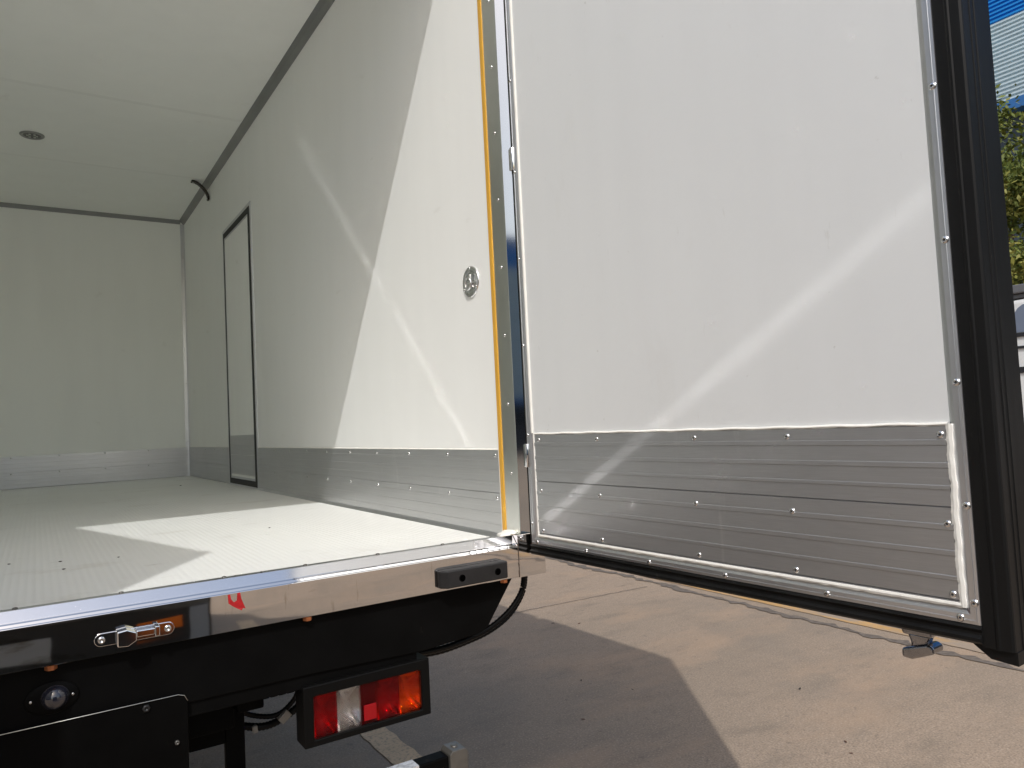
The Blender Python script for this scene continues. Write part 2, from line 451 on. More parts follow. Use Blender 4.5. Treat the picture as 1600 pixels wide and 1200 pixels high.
# front bulkhead
bm = bmesh.new(); bx(bm, -W, 0, L, L + 0.05, -0.02, H + 0.03)
fw = link_mesh('front_wall', bm, grp_in, truck)
kick('kick_plate', fw, lambda z, d, s: (s, L - d, z), -W + 0.014, -0.012, 0.002, 0.25, PL, alu_x)
for i in range(7):
    x = -0.322 - i * 0.318
    if x > -2.05:
        rivet(fw, (x, L - 0.004, 0.24), (0, -1, 0)); rivet(fw, (x, L - 0.004, 0.116), (0, -1, 0))
bm = bmesh.new(); prism(bm, [(-0.0, -0.0), (-0.030, 0.0), (-0.030, -0.003), (-0.004, -0.006), (-0.003, -0.030), (0, -0.030)], lambda u, v_, s: (u, L + v_, s), 0.0, H - 0.03)
ct = link_mesh('corner_trim', bm, alu_trim, fw)
for z in (0.30, 0.80, 1.35, 1.9): rivet(fw, (-0.015, L - 0.006, z), (0, -1, 0), RVS)

# ceiling
bm = bmesh.new(); bx(bm, -W - T, T, -0.11, L + 0.05, H + 0.03, H + 0.08); bx(bm, -W, 0, -0.11, L, H, H + 0.03)
ceil = link_mesh('ceiling', bm, grp_in, truck)
for yy in (2.688, 3.85):
    bm = bmesh.new(); bx(bm, -W + 0.03, -0.03, yy - 0.018, yy + 0.018, H - 0.0006, H + 0.001)
    link_mesh('ceiling_seam', bm, seam_m, ceil)
def cove(name, fn, a, b):
    bm = bmesh.new(); k = 0.038
    prism(bm, [(0, 0), (-k, 0), (-k * 0.96, -0.004), (-k * 0.5, -k * 0.42), (-0.004, -k * 0.96), (0, -k)], fn, a, b)
    return link_mesh(name, bm, alu_dark, truck)
cove('ceiling_trim', lambda u, v_, s: (u, s, H + v_), -0.09, L - 0.0)
cove('ceiling_trim', lambda u, v_, s: (-W - u, s, H + v_), -0.09, L - 0.0)
cove('ceiling_trim', lambda u, v_, s: (s, L + u * 0.8, H + v_ * 0.8), -W + 0.03, -0.03)
# cable clip arching over the ceiling trim
bm = bmesh.new()
pth = [(-0.125, 3.905, 2.222), (-0.10, 3.905, 2.222), (-0.075, 3.905, 2.210), (-0.045, 3.905, 2.185), (-0.022, 3.905, 2.155), (-0.010, 3.905, 2.125), (-0.010, 3.905, 2.095)]
for a, b in zip(pth, pth[1:]):
    va, vb = Vector(a), Vector(b); d = (vb - va).normalized(); nrm = d.cross(Vector((0, 1, 0)))
    q = []
    for p in (va, vb):
        for sy in (-0.022, 0.022):
            for sn in (-0.006, 0.006): q.append(bm.verts.new(p + Vector((0, sy, 0)) + nrm * sn))
    for f in ((0, 1, 3, 2), (4, 6, 7, 5), (0, 4, 5, 1), (2, 3, 7, 6), (0, 2, 6, 4), (1, 5, 7, 3)): bm.faces.new([q[i] for i in f])
clip = link_mesh('cable_clip', bm, mat('dark_bronze_clip', (0.035, 0.026, 0.02), 0.5), truck, bevel=0.002)
rivet(clip, (-0.112, 3.905, 2.216), (0, 0, -1), RVS); rivet(clip, (-0.017, 3.905, 2.106), (-1, 0, 0), RVS)

# recessed ceiling lamp
bm = bmesh.new()
lathe(bm, [(0.066, 0.0), (0.066, 0.004), (0.060, 0.008), (0.052, 0.008), (0.047, 0.002)], axis_M((-1.107, 3.44, H), (0, 0, -1)), 36)
lampo = link_mesh('ceiling_lamp', bm, mat('lamp_bezel_grey', (0.33, 0.33, 0.32), 0.3, metal=0.8), truck)
bm = bmesh.new(); lathe(bm, [(0.047, 0.002), (0.035, 0.0045), (0, 0.0055)], axis_M((-1.107, 3.44, H), (0, 0, -1)), 36)
link_mesh('lamp_lens', bm, mat('lamp_lens_grey', (0.16, 0.165, 0.16), 0.25, bump=((500, 500, 500), 0.5, 0.001, 1)), lampo)
bm = bmesh.new()
for k in range(6):
    a = k * math.pi / 3
    lathe(bm, [(0.007, 0.0045), (0.006, 0.009), (0, 0.010)], axis_M((-1.107 + 0.024 * math.cos(a), 3.44 + 0.024 * math.sin(a), H), (0, 0, -1)), 10)
link_mesh('lamp_diode', bm, mat('diode_cover', (0.45, 0.46, 0.42), 0.3), lampo)

# floor
bm = bmesh.new(); bx(bm, -W, 0, -0.0742, L, -0.06, 0.0)
flo = link_mesh('cargo_floor', bm, floor_m, truck)
bm = bmesh.new(); bx(bm, -W - T, T, -0.10, L + 0.05, -0.085, -0.0605)
link_mesh('floor_frame', bm, black_paint, flo)

# ---- rear sill: stainless threshold and bumper face in one folded sheet
tilt = 0.0009
prof = [(-0.0745, 0.0), (-0.0745, 0.0182), (-0.1090, 0.0209), (-0.1100, 0.0207), (-0.1265, 0.00200), (-0.1269, 0.0012), (-0.1282, -0.0001), (-0.1300, -0.0016), (-0.1330, -0.0058), (-0.1348, -0.0074), (-0.1357, -0.0086),
        (-0.1357, -0.0868), (-0.1345, -0.0880), (-0.100, -0.0880), (-0.100, -0.0)]
bm = bmesh.new(); prism(bm, prof, lambda u, v_, s: (s, u, v_), -W - 0.0, -0.0315)
sill = link_mesh('rear_sill', bm, [chrome, chrome_face, chrome_top], truck)
for p in sill.data.polygons:
    if p.normal.y < -0.95 and abs(p.center.z + 0.047) < 0.02: p.material_index = 1
    if p.normal.z > 0.9: p.material_index = 2
    if p.center.y > -0.120 and p.normal.y < -0.6 and 0.010 < p.center.z < 0.018: p.material_index = 2
for x in (-1.98, -1.78, -1.58, -1.38, -1.18, -1.0, -0.80, -0.62, -0.44, -0.26):
    o = rivet(sill, (x + 0.03, -0.082, 0.0186), (0, 0.08, 1), RVD)
bm = bmesh.new(); bx(bm, -W, -0.02, -0.074, -0.070, 0.0003, 0.0175); link_mesh('sill_backing', bm, satin, sill)
# caulk blob in the corner
bm = bmesh.new()
bmesh.ops.create_icosphere(bm, subdivisions=3, radius=1.0)
for vv in bm.verts:
    k = 1 + 0.12 * math.sin(vv.co.x * 5 + vv.co.y * 7) + 0.08 * math.sin(vv.co.z * 9 + vv.co.x * 3)
    vv.co = Vector((-0.020 + vv.co.x * 0.030 * k, -0.075 + vv.co.y * 0.036 * k, 0.012 + vv.co.z * 0.016 * k))
link_mesh('corner_sealant', bm, caulk, truck, smooth=True)
bm = bmesh.new(); prism(bm, [(0.0003, -0.070), (0.0003, -0.062), (0.004, -0.065), (0.007, -0.0698)], lambda u, v_, s: (s, v_, u), -W, -0.03)
link_mesh('sill_sealant', bm, mat('grey_sealant', (0.30, 0.29, 0.27), 0.6, noise=((30, 30, 30), 0.2, 5)), sill)

# ---- rear posts, header
def post(mirror):
    f = (lambda u, v_, s: (u, v_, s)) if not mirror else (lambda u, v_, s: (-W - u, v_, s))
    prof = [(0.0, -0.040), (-0.004, -0.0405), (-0.0045, -0.109), (-0.0035, -0.1112), (0.0185, -0.1333), (0.0205, -0.1352), (0.057, -0.1352), (0.0585, -0.1335), (0.0585, -0.02), (0.0552, -0.02), (0.0552, -0.10), (0.0, -0.10)]
    bm = bmesh.new(); prism(bm, prof, f, 0.0235, H + 0.09)
    o = link_mesh('rear_post', bm, [chrome_post, satin], truck)
    for p in o.data.polygons:
        if abs(p.normal.x) > 0.9 and abs(abs(p.center.x + (W if mirror else 0)) - 0.004) < 0.003: p.material_index = 1
    z = 0.185
    while z < H - 0.02:
        q = f(-0.0045, -0.080, z); rivet(o, q, (1 if mirror else -1, 0, 0), RVS); z += 0.1935
    bm = bmesh.new(); prism(bm, [(0.0, -0.020), (-0.0055, -0.0205), (-0.0068, -0.024), (-0.0068, -0.037), (-0.0052, -0.0405), (0.0, -0.0402)], f, 0.006, H - 0.03)
    link_mesh('edge_strip', bm, yellow, o)
    bm = bmesh.new(); prism(bm, [(0.0, -0.0165), (-0.0055, -0.0168), (-0.006, -0.0200), (0.0, -0.0198)], f, 0.002, 0.255)
    link_mesh('sealant_bead', bm, caulk, o)
    # corner block below the post
    bm = bmesh.new(); prism(bm, [(-0.0300, -0.1352), (0.057, -0.1352), (0.0585, -0.1335), (0.0585, -0.06), (-0.0300, -0.06)], f, -0.090, 0.0230)
    cbk = link_mesh('corner_block', bm, [chrome_face], o, bevel=0.0015)
    bm = bmesh.new()
    pts = [(-0.0308, -0.1362, -0.088 + 0.004 * i) for i in range(28)]
    tube(bm, [(f(p[0] + random.uniform(-0.0007, 0.0007), p[1], p[2])) for p in pts], [0.0007 + 0.0011 * random.random() for _ in pts], 6)
    link_mesh('weld_seam', bm, mat('weld_burn', (0.12, 0.09, 0.07), 0.5, metal=0.6), o)
    return o
post(False); post(True)
bm = bmesh.new()
prof = [(H, -0.098), (H - 0.002, -0.11), (H + 0.022, -0.1333), (H + 0.024, -0.1352), (H + 0.12, -0.1352), (H + 0.12, -0.05), (H + 0.0805, -0.05), (H + 0.0805, -0.098)]
prism(bm, prof, lambda u, v_, s: (s, v_, u), -W + 0.005, -0.005)
link_mesh('rear_header', bm, satin, truck)

# ---- lashing ring
ld = thing  # noqa
bm = bmesh.new()
Mx = axis_M((0, 0.098, 0.758), (-1, 0, 0))
lathe(bm, [(0.0475, 0.0), (0.0475, 0.003), (0.045, 0.0052), (0.0355, 0.0055), (0.033, 0.0040), (0.029, 0.0015), (0.020, 0.0008), (0, 0.0006)], Mx, 48)
lr = link_mesh('lashing_ring', bm, chrome_small, truck)
bm = bmesh.new()
pts = [(-0.012, 0.098 + 0.0155 * math.cos(a) , 0.752 + 0.018 * math.sin(a)) for a in [2 * math.pi * k / 24 for k in range(25)]]
tube(bm, pts, 0.004, 8)
link_mesh('ring_loop', bm, chrome_small, lr)
bm = bmesh.new(); bx(bm, -0.014, -0.001, 0.083, 0.113, 0.757, 0.779)
link_mesh('ring_clamp', bm, satin, lr, bevel=0.004)
for a in (90, 210, 330):
    rivet(lr, (-0.0053, 0.098 + 0.0405 * math.cos(math.radians(a)), 0.758 + 0.0405 * math.sin(math.radians(a))), (-1, 0, 0), RVS)

# ================================================================== REAR DOORS
def rear_door(hx, hy, th, side, label=None):
    """door leaf; local: x = across thickness (+x outward when side=1), t runs from hinge to free edge"""
    rootM = Matrix.Translation((hx, hy, 0))
    st, ct = math.sin(th), math.cos(th)
    def P(t, z, d):       # d: depth, + = away from interior face (outside)
        return Vector((hx + t * st + side * d * ct, hy - t * ct + side * d * st, z)) if side == 1 else Vector((hx + t * st - d * ct, hy - t * ct - d * st, z))
    nrm = (P(0, 0, -1) - P(0, 0, 0)).normalized()
    ZT = 2.245
    def pbox(bm, t0, t1, z0, z1, d0, d1):
        vs = [bm.verts.new(P(*q)) for q in ((t0, z0, d0), (t1, z0, d0), (t1, z0, d1), (t0, z0, d1), (t0, z1, d0), (t1, z1, d0), (t1, z1, d1), (t0, z1, d1))]
        for f in ((0, 3, 2, 1), (4, 5, 6, 7), (0, 1, 5, 4), (1, 2, 6, 5), (2, 3, 7, 6), (3, 0, 4, 7)): bm.faces.new([vs[i] for i in f])
    bm = bmesh.new(); pbox(bm, -0.02, 1.10, -0.010, ZT + 0.005, 0.0, 0.078)
    door = link_mesh('rear_door', bm, grp_door, truck)
    if label: door['label'] = label
    # trims
    def vprof(pts, z0, z1, name, mt, parent=door):
        bm = bmesh.new(); prism(bm, pts, lambda t, d, s: P(t, s, d), z0, z1); return link_mesh(name, bm, mt, parent)
    def hprof(pts, t0, t1, name, mt, parent=door):
        bm = bmesh.new(); prism(bm, pts, lambda z, d, s: P(s, z, d), t0, t1); return link_mesh(name, bm, mt, parent)
    # mitred aluminium trim: free edge, hinge edge, bottom, top as one ring
    bm = bmesh.new()
    secs = [(0.0, -0.0045), (0.004, -0.0065), (0.013, -0.0062), (0.0145, -0.0045), (0.020, -0.0045), (0.0235, -0.0002)]
    secs = [(0.0, 0.0), (0.0005, -0.0046), (0.0046, -0.0050), (0.0050, -0.0063), (0.0064, -0.0063), (0.0069, -0.0050), (0.0135, -0.0050), (0.0185, -0.0028), (0.023, 0.0)]
    corners = lambda k: [(1.0765 - k, -0.003 + k), (1.0765 - k, ZT - 0.02 - k), (-0.031 + k, ZT - 0.02 - k), (-0.031 + k, -0.003 + k)]
    rings = []
    for k, d in secs: rings.append([bm.verts.new(P(t, z, d)) for t, z in corners(k)])
    for A, B in zip(rings, rings[1:]):
        for i in range(4): bm.faces.new((A[i], A[(i + 1) % 4], B[(i + 1) % 4], B[i]))
    link_mesh('trim_frame', bm, alu_trim, door)
    # kick plate
    pp = kick_profile(0.026, 0.290, [(0.2895, 0.1655), (0.1645, 0.027)])
    hprof([(z, -d) for z, d in pp], 0.004, 1.0485, 'kick_plate', alu_door)
    # sealant beads (slightly uneven)
    bm = bmesh.new()
    def bead(path, w, h, seed):
        rr = random.Random(seed); pv = None
        for (t, z, tx, tz) in path:
            j = rr.uniform(-1, 1) * 0.0009
            ring = [bm.verts.new(P(t + tx * u, z + tz * u, d)) for u, d in ((-w - j, 0.0), (-w * 0.75 - j, -0.0048 - h), (0, -0.0062 - h), (w * 0.7, -0.0052 - h), (w, 0.0))]
            if pv:
                for a in range(4): bm.faces.new((pv[a], pv[a + 1], ring[a + 1], ring[a]))
            pv = ring
    N = 70
    bead([(1.0530 + 0.0007 * math.sin(i * 0.31) + 0.0005 * math.sin(i * 0.83 + 1), 0.020 + (0.273) * i / N, 1, 0) for i in range(N + 1)], 0.0060, 0.0002, 4)
    bead([(0.001, 0.018 + 0.275 * i / 40, 1, 0) for i in range(41)], 0.0038, 0.0, 5)
    bead([(0.0 + 1.052 * i / 90, 0.0225, 0, 1) for i in range(91)], 0.0045, 0.0006, 6)
    bead([(0.0 + 1.052 * i / 90, 0.2925 + 0.0006 * math.sin(i * .7), 0, 1) for i in range(91)], 0.0030, -0.0008, 7)
    link_mesh('sealant_bead', bm, caulk, door)
    bm = bmesh.new()
    pb = [(-0.0080, 0.295 + (ZT - 0.35) * i / 60, 1, 0) for i in range(61)]
    bead(pb, 0.0045, -0.001, 11)
    link_mesh('sealant_bead', bm, caulk, door)
    # gasket
    gfree = [(1.0765, 0.02), (1.0765, -0.0030), (1.093, -0.0034), (1.0955, -0.0048), (1.0985, -0.0050), (1.1008, -0.0036), (1.1135, -0.0028), (1.1165, -0.0010), (1.1172, 0.002), (1.1174, 0.0225),
             (1.1186, 0.0230), (1.1186, 0.0242), (1.1174, 0.0250), (1.1176, 0.0372), (1.1188, 0.0378), (1.1188, 0.0390), (1.1176, 0.0398), (1.1178, 0.0510), (1.119, 0.0880), (1.10, 0.090), (1.0995, 0.02)]
    vprof(gfree, -0.0335, ZT + 0.03, 'edge_gasket', rubber)
    gh = [(-0.031, 0.02), (-0.031, -0.004), (-0.036, -0.005), (-0.040, 0.0), (-0.042, 0.02), (-0.042, 0.05), (-0.031, 0.05)]
    vprof(gh, -0.030, ZT + 0.01, 'edge_gasket', rubber)
    gb = [(-0.003, 0.02), (-0.003, -0.0035), (-0.008, -0.007), (-0.013, -0.004), (-0.017, -0.004), (-0.021, -0.009), (-0.026, -0.009), (-0.031, -0.002), (-0.032, 0.02), (-0.032, 0.086), (-0.0105, 0.088), (-0.0105, 0.02)]
    hprof(gb, -0.036, 1.0765, 'edge_gasket', rubber)
    gt = [(ZT - 0.02, 0.02), (ZT - 0.02, -0.0035), (ZT + 0.0, -0.007), (ZT + 0.02, -0.002), (ZT + 0.021, 0.086), (ZT + 0.006, 0.088), (ZT + 0.006, 0.02)]
    hprof(gt, -0.036, 1.0765, 'edge_gasket', rubber)
    bm = bmesh.new(); prism(bm, [(1.060, -0.0325), (1.083, -0.050), (1.1185, -0.053), (1.1185, -0.0337), (1.0767, -0.0337), (1.0767, -0.0325)], lambda t, z, s: P(t, z, s), 0.002, 0.086)
    link_mesh('corner_bumper', bm, rubber, door, bevel=0.004)
    # rivets
    for z in (0.2765, 0.142, 0.037):
        for t in (0.022, 0.2545, 0.551 if z < 0.2 else 0.557, 0.775, 1.0405):
            rivet(door, P(t, z, -0.0042), nrm)
    for t in (-0.006, 0.194, 0.407, 0.615, 0.833, 1.049): rivet(door, P(t, 0.0045, -0.0050), nrm)
    z = 0.030
    for z in (0.029, 0.171, 0.354, 0.569, 0.806, 1.03, 1.27, 1.50, 1.74, 1.98):
        rivet(door, P(1.0695, z, -0.0052), nrm)
    for z in (0.052, 0.29, 0.534, 0.773, 1.016, 1.275, 1.52, 1.77):
        rivet(door, P(-0.0245, z, -0.0050), nrm, RVS)
    # outside: skin and lock rod with cam
    bm = bmesh.new(); pbox(bm, -0.03, 1.099, -0.010, ZT + 0.005, 0.0785, 0.084); link_mesh('outer_skin', bm, white_out, door)
    bm = bmesh.new(); tube(bm, [P(0.93, 0.05, 0.115), P(0.93, ZT - 0.05, 0.115)], 0.0135, 12); link_mesh('lock_rod', bm, chrome_small, door)
    return door, P
rd, PR = rear_door(0.011, -0.180, 0.0292, 1, 'right rear door swung fully open towards the camera')
ldr, PLft = rear_door(-W - 0.012, -0.180, 0.250, -1, 'left rear door standing open outside the frame')
cam_m = mat('cast_chrome', (0.34, 0.34, 0.36), 0.16, metal=1.0, noise=((40, 40, 40), 0.15, 3))
# lock cam hanging below the right door
def lock_cam(P, parent, t0=0.929):
    bm = bmesh.new()
    def pr(poly, d0, d1): prism(bm, poly, lambda t, z, s: P(t, z, s), d0, d1)
    pr([(t0 - 0.026, -0.054), (t0 + 0.026, -0.054), (t0 + 0.024, -0.069), (t0 - 0.024, -0.069)], 0.095, 0.130)
    pr([(t0 - 0.020, -0.067), (t0 + 0.020, -0.067), (t0 + 0.014, -0.080), (t0 + 0.018, -0.096), (t0 - 0.020, -0.102), (t0 - 0.014, -0.084)], 0.103, 0.123)
    pr([(t0 - 0.027, -0.094), (t0 + 0.018, -0.079), (t0 + 0.027, -0.084), (t0 + 0.027, -0.094), (t0 - 0.010, -0.110), (t0 - 0.027, -0.109)], 0.095, 0.132)
    tube(bm, [P(t0, -0.055, 0.113), P(t0, 0.06, 0.113)], 0.012, 12)
    return link_mesh('lock_cam', bm, cam_m, parent, bevel=0.004, bseg=3)
lock_cam(PR, rd); lock_cam(PLft, ldr)
# hinges
for z in (0.235, 1.055, 1.85):
    for sx, base in ((1, 0.0), (-1, -W)):
        f = lambda x: base + sx * x
        bm = bmesh.new()
        a, b = sorted((f(0.000), f(0.050)))
        bx(bm, a, b, -0.1480, -0.1375, z - 0.030, z + 0.030)
        tube(bm, [(f(0.006), -0.1500, z - 0.032), (f(0.006), -0.1500, z + 0.032)], 0.0085, 14)
        hg = link_mesh('door_hinge', bm, chrome_small, truck, bevel=0.0015)
        bm = bmesh.new()
        a, b = sorted((f(0.008), f(0.024)))
        bx(bm, a, b, -0.158, -0.150, z - 0.038, z + 0.038)
        link_mesh('hinge_pad', bm, rubber, hg, bevel=0.002)

# ================================================================== UNDER THE REAR
# black rear apron with a slanted right end
bm = bmesh.new()
poly = [(-2.07, -0.0885), (-0.040, -0.0885), (-0.125, -0.205), (-0.145, -0.216), (-0.17, -0.219), (-0.32, -0.229), (-0.60, -0.222), (-W + 0.145, -0.219), (-W + 0.125, -0.205)]
prism(bm, poly, lambda u, v_, s: (u, s, v_), -0.118, -0.088)
apron = link_mesh('rear_apron', bm, black_paint, truck, bevel=0.003)
bm = bmesh.new(); bx(bm, -W + 0.12, -0.33, -0.112, -0.06, -0.252, -0.2195)
link_mesh('lower_flange', bm, black_paint, apron, bevel=0.002)
# copper coloured bolts under the sill
for x in (-1.98, -1.535, -1.094, -0.603, -0.076):
    bm = bmesh.new()
    lathe(bm, [(0.0105, 0.0), (0.0105, 0.0075), (0.0095, 0.009), (0, 0.009)], axis_M((x, -0.127, -0.088), (0, 0, -1)), 6)
    for f in bm.faces: f.smooth = False
    link_mesh('sill_bolt', bm, orange, truck)
# number plate carrier
bm = bmesh.new()
R_ = 0.016
pp = [(-1.62, -0.46), (-0.857, -0.46)] + [(-0.857 - R_ + R_ * math.cos(a), -0.197 - R_ + R_ * math.sin(a)) for a in [i * math.pi / 2 / 6 for i in range(7)]] + [(-1.62, -0.197)]
prism(bm, pp, lambda u, v_, s: (u, s, v_), -0.1275, -0.1235)
npp = link_mesh('plate_carrier', bm, mat('black_plate_carrier', (0.0022, 0.0022, 0.0022), 0.45, spec=0.08, noise=((12, 12, 12), 0.3, 5)), truck, bevel=0.0012)
bm = bmesh.new(); tube(bm, [(-1.62, -0.1285, -0.1962), (-0.875, -0.1285, -0.1962), (-0.863, -0.1285, -0.2005), (-0.8572, -0.1285, -0.212)], 0.0007, 6)
link_mesh('carrier_edge_highlight', bm, satin, npp)  # thin bright bead put in as the highlight along the carrier edge
for (x, z, r) in ((-0.934, -0.2085, 0.0075), (-1.55, -0.2085, 0.0075), (-0.879, -0.2905, 0.0045)):
    bm = bmesh.new(); lathe(bm, [(r, 0), (r, 0.004), (r * 0.75, 0.0052), (r * 0.45, 0.0052), (r * 0.4, 0.002), (0, 0.002)], axis_M((x, -0.1275, z), (0, -1, 0)), 6 if r > 0.006 else 16)
    link_mesh('carrier_bolt', bm, plastic_blk if r > 0.006 else steel_dk, npp)
# reversing camera dome
bm = bmesh.new()
Mc = axis_M((-1.093, -0.118, -0.152), (0, -1, 0)) @ Matrix.Diagonal((1.5, 1, 1, 1))
lathe(bm, [(0.030, 0), (0.030, 0.002), (0.028, 0.0036), (0.0, 0.0036)], Mc, 40)
rc = link_mesh('reversing_camera', bm, black_paint, truck)
bm = bmesh.new(); M2 = axis_M((-1.088, -0.121, -0.152), (0, -1, 0))
lathe(bm, [(0.024, 0.0)] + [(0.022 * math.cos(a), 0.001 + 0.020 * math.sin(a)) for a in [i * math.pi / 2 / 9 for i in range(10)]], M2, 32)
link_mesh('camera_dome', bm, dome_m, rc)
for dx in (-0.034, 0.034): rivet(rc, (-1.093 + dx, -0.1214, -0.152 ), (0, -1, 0), RVS).scale = (0.6, 0.6, 0.6)

# latch keeper on the sill face
bm = bmesh.new()
cz = -0.0565
pl = []
for k in range(13):
    a = math.pi / 2 - math.pi * k / 12; pl.append((-0.8925 + 0.0125 * math.cos(a), cz + 0.0125 * math.sin(a)))
for k in range(13):
    a = -math.pi / 2 - math.pi * k / 12; pl.append((-1.0105 + 0.0125 * math.cos(a), cz + 0.0125 * math.sin(a)))
prism(bm, pl, lambda u, v_, s: (u, s, v_), -0.1385, -0.1358)
lk = link_mesh('latch_keeper', bm, chrome_small, truck, bevel=0.0008)
bm = bmesh.new()
prism(bm, [(-0.985, -0.042), (-0.968, -0.040), (-0.951, -0.048), (-0.951, -0.064), (-0.966, -0.073), (-0.985, -0.071)], lambda u, v_, s: (u, s, v_), -0.163, -0.1386)
prism(bm, [(-0.951, -0.0465), (-0.918, -0.047), (-0.918, -0.060), (-0.951, -0.060)], lambda u, v_, s: (u, s, v_), -0.156, -0.1386)
prism(bm, [(-0.9178, -0.043), (-0.909, -0.044), (-0.909, -0.063), (-0.9178, -0.064)], lambda u, v_, s: (u, s, v_), -0.160, -0.1386)
link_mesh('keeper_jaw', bm, chrome_small, lk, bevel=0.0018, bseg=3)
for x in (-1.0105, -0.8925):
    bm = bmesh.new(); lathe(bm, [(0.0065, 0), (0.0065, 0.003), (0.005, 0.0045), (0.003, 0.0045), (0.0026, 0.002), (0, 0.002)], axis_M((x, -0.1385, cz), (0, -1, 0)), 16)
    link_mesh('keeper_screw', bm, rivet_m, lk)
# rubber buffer
bm = bmesh.new()
prism(bm, [(-0.2775, -0.1358), (-0.2775, -0.150), (-0.262, -0.166), (-0.086, -0.166), (-0.0835, -0.160), (-0.083, -0.1358)], lambda u, v_, s: (u, v_, s), -0.0775, -0.0335)
buf = link_mesh('rubber_buffer', bm, plastic_blk, truck, bevel=0.004, bseg=3)
for x in (-0.2215, -0.1165):
    bm = bmesh.new(); lathe(bm, [(0.0088, 0.0), (0.0088, 0.0006), (0.0074, 0.0008), (0.0068, -0.006), (0.0, -0.006)], axis_M((x, -0.166, -0.0565), (0, -1, 0)), 20)
    # ring plus a cup, coloured black for the shade inside the hole
    link_mesh('buffer_hole', bm, mat('hole_shade_black', (0.001, 0.001, 0.001), 0.8, spec=0.0), buf)
    bm = bmesh.new(); lathe(bm, [(0.0070, 0.0012), (0.0, 0.0012)], axis_M((x, -0.1660, -0.0565), (0, -1, 0)), 20)
    link_mesh('buffer_hole', bm, MATS['hole_shade_black'], buf)  # flat black disc on the face, painted as the dark of the hole

# tail lamp
bm = bmesh.new()
X0, X1, Z0, Z1 = -0.618, -0.303, -0.381, -0.245
x0, x1, z0, z1 = -0.594, -0.327, -0.3655, -0.2705
YF = -0.125
outer = [(X0, Z0), (X1, Z0), (X1, Z1), (X0, Z1)]; inner = [(x0, z0), (x1, z0), (x1, z1), (x0, z1)]
def ringq(y, pts): return [bm.verts.new((u, y, v_)) for u, v_ in pts]
A = ringq(YF, outer); B = ringq(YF, inner); C_ = ringq(YF + 0.012, inner); D = ringq(YF + 0.062, outer); 
for i in range(4):
    j = (i + 1) % 4
    bm.faces.new((A[i], A[j], B[j], B[i])); bm.faces.new((B[i], B[j], C_[j], C_[i])); bm.faces.new((A[i], D[i], D[j], A[j]))
bm.faces.new(D)
tl = link_mesh('tail_lamp', bm, mat('lamp_housing_black', (0.003, 0.003, 0.003), 0.45, spec=0.15, bump=((80, 80, 80), 0.15, 0.001, 3)), truck, bevel=0.003)
segs = [(-0.594, -0.539, 'r'), (-0.539, -0.482, 'c'), (-0.482, -0.441, 'f'), (-0.441, -0.384, 'r'), (-0.384, -0.327, 'a')]
for (a, b, k) in segs:
    bm = bmesh.new(); bx(bm, a + 0.0004, b - 0.0004, YF + 0.005, YF + 0.0075, z0 + 0.0005, z1 - 0.0005)
    link_mesh('lamp_lens', bm, {'r': lens_red, 'c': lens_clear, 'f': lens_red, 'a': lens_amber}[k], tl)
    if k == 'f':
        bm = bmesh.new(); bx(bm, a + 0.006, b - 0.004, YF + 0.0015, YF + 0.005, z0 + 0.010, z0 + 0.046); link_mesh('reflex_reflector', bm, refl_red, tl, bevel=0.001)
        bm = bmesh.new(); bx(bm, a, b, YF + 0.012, YF + 0.014, z0, z1); link_mesh('reflector_backing', bm, refl_red, tl)
    else:
        # reflector bowl: open box with curved back
        bm = bmesh.new(); n = 10; g = []
        for i in range(n + 1):
            row = []
            for j in range(n + 1):
                u = i / n * 2 - 1; v_ = j / n * 2 - 1
                row.append(bm.verts.new(((a + b) / 2 + u * (b - a) / 2, YF + 0.050 - 0.036 * max(abs(u) ** 2.5, abs(v_) ** 2.5), (z0 + z1) / 2 + v_ * (z1 - z0) / 2)))
            g.append(row)
        for i in range(n):
            for j in range(n):
                f = bm.faces.new((g[i][j], g[i + 1][j], g[i + 1][j + 1], g[i][j + 1])); f.smooth = True
        me_o = link_mesh('lamp_bowl', bm, bowl_m, tl)
        bm = bmesh.new(); lathe(bm, [(0.008, 0)] + [(0.011 * math.cos(q), 0.012 + 0.011 * math.sin(q)) for q in [i * math.pi / 2 / 6 for i in range(7)]], axis_M(((a + b) / 2, YF + 0.046, (z0 + z1) / 2 - 0.012), (0, -1, 0)), 16)
        link_mesh('lamp_bulb', bm, bulb_m, tl)
bm = bmesh.new(); bx(bm, -0.52, -0.40, -0.10, -0.07, -0.2445, -0.2525 + 0.0)
bx(bm, -0.60, -0.34, -0.108, -0.085, -0.246, -0.253)
link_mesh('lamp_bracket', bm, black_paint, tl)
# its twin at the left end
def copy_tree(o, parent, off):
    c = o.copy(); COL.objects.link(c); c.parent = parent
    if off is not None: c.location = c.location + Vector(off)
    for ch in list(o.children):
        d = ch.copy(); COL.objects.link(d); d.parent = c
    return c

hose_m = mat('black_hose', (0.005, 0.005, 0.005), 0.4, spec=0.2)
# cables looping from under the corner block
def cable(pts, r, name='cable_hose'):
    bm = bmesh.new(); tube(bm, spline(pts, 12), r, 10, ridged=1); return link_mesh(name, bm, hose_m, truck)
cable([(0.030, -0.060, -0.080), (0.034, -0.058, -0.112), (0.022, -0.055, -0.155), (-0.022, -0.052, -0.200), (-0.085, -0.05, -0.232), (-0.155, -0.05, -0.247), (-0.23, -0.05, -0.255), (-0.31, -0.05, -0.252)], 0.0075)
cable([(0.044, -0.045, -0.080), (0.048, -0.045, -0.118), (0.034, -0.042, -0.165), (-0.010, -0.04, -0.213), (-0.075, -0.04, -0.243), (-0.15, -0.04, -0.258), (-0.23, -0.04, -0.266), (-0.33, -0.04, -0.262)], 0.0060)
